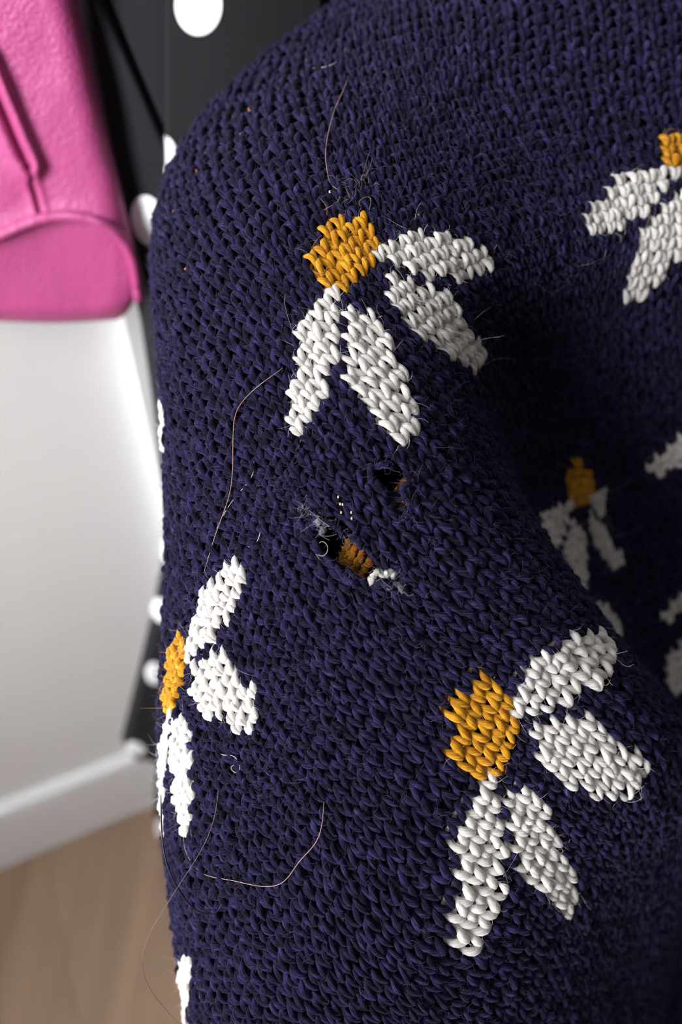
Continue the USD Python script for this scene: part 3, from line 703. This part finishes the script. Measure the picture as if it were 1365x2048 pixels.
# ------------------------------------------------------------------ the polka dot dress behind
def plane_depth(py, y0):
    v = (np.asarray(py, float) - H / 2) / F
    return y0 / (math.cos(PITCH) - math.sin(PITCH) * v)
RX_Y = [-240, -100, 0, 100, 280, 420, 480, 520, 560, 600, 625, 640]
RX_X = [105, 132, 153, 176, 216, 250, 265, 273, 275, 268, 256, 240]
def bag_right(py): return np.interp(py, RX_Y, RX_X)
DY = 0.452
EDGE_Y = [-220, 0, 300, 500, 640, 760, 950, 1050, 1080, 1200, 1330, 1440, 1475, 1600]
EDGE_X = [110, 140, 200, 250, 281, 299, 324, 333, 333, 309, 279, 252, 243, 236]
def dress_left(py): return np.interp(py, EDGE_Y, EDGE_X)
def dress_depth(px, py):
    """Depth of the dress's cloth: a hanging sheet with soft folds and one deep crease."""
    d = plane_depth(py, DY)
    w = np.asarray(px, float) - dress_left(py)
    sc = d / 0.42
    roll = 0.022 * sc * np.clip(1 - w / (38 / sc), 0, 1) ** 2                         # the edge turns away
    xc = 215 + (py - 0) * 0.428                                                       # the crease running to the fold
    crease = np.where(py < 330, 0.007 * np.exp(-((px - xc) / 7.0) ** 2) - 0.004 * np.exp(-((px - xc + 26) / 22.0) ** 2), 0)
    wave = 0.006 * np.sin((w * sc) / 46.0 + 0.6 + py / 420.0)
    tuck = 0.040 * np.clip((bag_right(py) - 4 - px) / 50, 0, 1) * np.clip((700 - py) / 60, 0, 1)    # it hangs behind the bag
    return d + roll + tuck + crease + wave * np.clip(w * sc / 60, 0, 1)
def hem(u): return 1474 + 42 * np.clip(u * 6, 0, 1) ** 0.8 + 40 * u + 5 * np.sin(u * 19)
dress = thing('dress', 'long black hanging dress with white polka dots behind the jumper', 'dress', at(300, 700, plane_depth(700, DY)))
nu, nv = 90, 240
u = np.linspace(0, 1, nu)[None, :] ** 1.3; v = np.linspace(0, 1, nv)[:, None]
PYg = -220 + v * (hem(u) + 220)
PXg = dress_left(PYg) + u * (np.where(PYg < 60, 660, np.clip(660 - (PYg - 60) * 0.35, 470, 660)) - dress_left(PYg))
fr = at(PXg, PYg, dress_depth(PXg, PYg))
obj('skirt', (fr.reshape(-1, 3), grid_faces(nv, nu)), M_BLACK, dress, smooth=True)
bk = fr + FWD * 0.0 + np.array([0, 0.03, 0]) * np.minimum(1, np.minimum(u * 8, (1 - u) * 8))[..., None] + np.array([0, 0.0008, 0])
obj('skirt_back', (bk.reshape(-1, 3), grid_faces(nv, nu)), M_BLACK, dress, smooth=True)
# the front panel folded over it, with a clean vertical edge
def panel_depth(px, py):
    d = plane_depth(py, DY - 0.014)
    w = np.asarray(px, float) - 329
    return d + 0.010 * np.clip(1 - w / 9.0, 0, 1) ** 2 - 0.004 * np.sin(np.clip(w, 0, 400) / 95.0) 
pu, pv = np.linspace(0, 1, 70)[None, :] ** 1.5, np.linspace(0, 1, 90)[:, None]
PYp = -220 + pv * 760 + 0 * pu
PXp = 329 + pu * (np.interp(PYp, [-220, 0, 60, 540], [640, 640, 645, 480]) - 329)
pf = at(PXp, PYp, panel_depth(PXp, PYp))
pb = pf + np.array([0, 0.0015, 0])
nP = pf.shape[0] * pf.shape[1]
obj('front_panel', (pf.reshape(-1, 3), grid_faces(90, 70)), M_BLACK2, dress, smooth=True)
def dot(cx, cy, rx, ry, tilt, depth, clip=None):
    rr, aa = np.meshgrid(np.linspace(0, 1, 9), np.linspace(0, 2 * np.pi, 41)[:-1], indexing='ij')
    x, y = rr * rx * np.cos(aa), rr * ry * np.sin(aa)
    t = math.radians(tilt)
    px, py = cx + x * math.cos(t) - y * math.sin(t), cy + x * math.sin(t) + y * math.cos(t)
    if clip: px = np.maximum(px, clip)
    P = at(px, py, depth(px, py) - 0.0006)
    obj('polka_dot', (P.reshape(-1, 3), grid_faces(9, 40, True)), M_DOT, dress, smooth=True)
dot(397, 10, 48, 62, 0, panel_depth)
dot(325, 330, 33, 60, 0, panel_depth, clip=329.5)
dot(480, 300, 40, 60, 0, panel_depth)
for args in ((296, 441, 33, 51, -12), (335, 1100, 13, 27, -4), (319, 1220, 17, 25, -14), (309, 1347, 18, 23, -10), (272, 1497, 20, 13, 25), (378, 1290, 20, 26, -8), (345, 1440, 20, 24, -8)):
    dot(*args, dress_depth)
# the end of its tie, hanging lower behind the jumper
tx, ty = np.meshgrid(np.linspace(0, 1, 8), np.linspace(0, 1, 16))
ex = np.interp(ty, [0, .25, .6, 1], [333, 320, 318, 334]); wx = np.interp(ty, [0, .25, .6, 1], [60, 60, 40, 30])
tp = at(ex - 8 + tx * wx, 1500 + ty * 205, plane_depth(1500 + ty * 205, DY + 0.012) + 0.01 * np.sin(tx * 3))
obj('tie_end', (tp.reshape(-1, 3), grid_faces(16, 8)), M_BLACK, dress, smooth=True)
rr, aa = np.meshgrid(np.linspace(0, 1, 5), np.linspace(0, 2 * np.pi, 25)[:-1], indexing='ij')
obj('polka_dot', (at(320 + 9 * rr * np.cos(aa), 1655 + 20 * rr * np.sin(aa), plane_depth(1655 + 20 * rr * np.sin(aa), DY + 0.012) - 0.004).reshape(-1, 3), grid_faces(5, 24, True)), M_DOT, dress, smooth=True)

# ------------------------------------------------------------------ a charcoal garment hanging to the right of the dress
gx, gy_ = np.meshgrid(np.linspace(0, 1, 30), np.linspace(0, 1, 30))
gP = at(648 + gx * 130, -200 + gy_ * 330, plane_depth(-200 + gy_ * 330, 0.515) + 0.02 * np.clip(1 - gx * 8, 0, 1) ** 2 + 0.004 * np.sin(gx * 14))
cg = thing('garment', 'charcoal cloth of another garment showing above the shoulder of the jumper', 'clothes', gP[15, 15])
obj('cloth', (gP.reshape(-1, 3), grid_faces(30, 30)), M_DARKGREY, cg, smooth=True)

# ------------------------------------------------------------------ the pink leather bag
SEAM = np.array([(-220, 560), (-120, 515), (-50, 488), (0, 470), (40, 452), (85, 437), (130, 431), (175, 436), (215, 452), (245, 478), (264, 515), (273, 562), (277, 600)], float)
SLIT = np.array([(-40, 110), (-12, 175), (12, 232), (34, 285), (56, 332)], float)
CREASE = np.array([(58, 336), (66, 356), (64, 368), (72, 392), (80, 428)], float)
def near(px, py, line):
    best = np.full(np.shape(px), 1e9); side = np.zeros(np.shape(px))
    for (x0, y0), (x1, y1) in zip(line[:-1], line[1:]):
        L = math.hypot(x1 - x0, y1 - y0); ux, uy = (x1 - x0) / L, (y1 - y0) / L
        t = np.clip((px - x0) * ux + (py - y0) * uy, 0, L)
        dx, dy = px - x0 - t * ux, py - y0 - t * uy
        dd = np.hypot(dx, dy); m = dd < best
        best = np.where(m, dd, best); side = np.where(m, np.sign(dx * -uy + dy * ux) * -1, side)
    return best, side            # side is +1 to the right of a line that runs downwards
def bag_depth(px, py):
    w = bag_right(py) - px
    d = plane_depth(py, 0.436)
    R = 60.0
    q = np.clip(1 - w / R, 0, 1)
    d = d + 0.011 * (1 - np.sqrt(np.clip(1 - q ** 2, 0, 1)))
    d = d + 0.05 * (np.clip((-px) / 260, 0, 1)) ** 2
    sl, sd = near(px, py, SLIT)
    d = d + 0.0035 * np.exp(-(sl / 5.5) ** 2) - 0.0050 * np.exp(-((sl * sd - 18) / 13.0) ** 2) - 0.003 * np.exp(-((sl * sd + 20) / 15.0) ** 2)
    cr_, sd = near(px, py, CREASE)
    d = d + 0.0022 * np.exp(-(cr_ / 4.0) ** 2) - 0.0010 * np.exp(-((cr_ - 12) / 8.0) ** 2)
    sm, sd = near(px, py, SEAM)
    below = py > np.interp(px, SEAM[:, 0], SEAM[:, 1])
    d = d + np.where(below, 0.0022 * (1 - np.exp(-sm / 5.0)) + 0.00005 * np.clip(py - np.interp(px, SEAM[:, 0], SEAM[:, 1]), 0, 250), -0.0018 * np.exp(-(sm / 26.0) ** 2) + 0.0012 * np.exp(-(sm / 6.0) ** 2))
    d = d + 0.0016 * (meshkit.fbm(np.stack([px / 90.0, py / 120.0, 0 * px], -1), 2, 3) - 0.5)
    q = np.clip((py - 612) / 28.0, 0, 1)
    return d + 0.012 * (1 - np.sqrt(np.clip(1 - q ** 2, 0, 1)))
bag = thing('handbag', 'pink grained leather handbag with piped base hanging at upper left', 'bag', at(20, 300, 0.39))
bv, bu = 320, 190
vv_ = np.linspace(0, 1, bv)[:, None]; uu_ = np.linspace(0, 1, bu)[None, :]
bpy = -240 + vv_ * 879 + 0 * uu_
bpx = bag_right(bpy) - (bag_right(bpy) + 260) * (1 - uu_) ** 1.0 * 1.0
bend = 1 - (1 - uu_) ** 1.7
bpx = -260 + (bag_right(bpy) + 260) * bend
botlift = 3.0 * np.sin(bpx / 60.0)
bP = at(bpx, bpy + botlift * np.clip((bpy - 560) / 80, 0, 1), bag_depth(bpx, bpy))
fB = grid_faces(bv, bu)
ctrx, ctry = bpx.ravel()[fB].mean(1), bpy.ravel()[fB].mean(1)
low = ctry > np.interp(ctrx, SEAM[:, 0], SEAM[:, 1])
def pick(P, f):
    u_, inv = np.unique(f, return_inverse=True)
    return P.reshape(-1, 3)[u_], inv.reshape(-1, 3)
obj('body', pick(bP, fB[~low]), M_LEATHER, bag, smooth=True)
obj('base_panel', pick(bP, fB[low]), M_LEATHER, bag, smooth=True)
# the far side and the underside
bb = bP + FWD * (0.022 * (1 - uu_[..., None] ** 6)) * np.minimum(1, (1 - vv_[..., None]) * 12 + 0.25)
obj('back', (bb[::4, ::4].reshape(-1, 3), grid_faces(*bb[::4, ::4].shape[:2])), M_LEATHER, bag, smooth=True)
under = np.stack([bP[-1], bb[-1]])
obj('underside', (under.reshape(-1, 3), grid_faces(2, bu)), M_LEATHER, bag, smooth=True)
sp = smooth_path(SEAM, 110)
obj('piping', tube(at(sp[:, 0], sp[:, 1], bag_depth(sp[:, 0], sp[:, 1] - 4) - 0.0006), 0.0030, 12), M_LEATHER, bag, smooth=True)
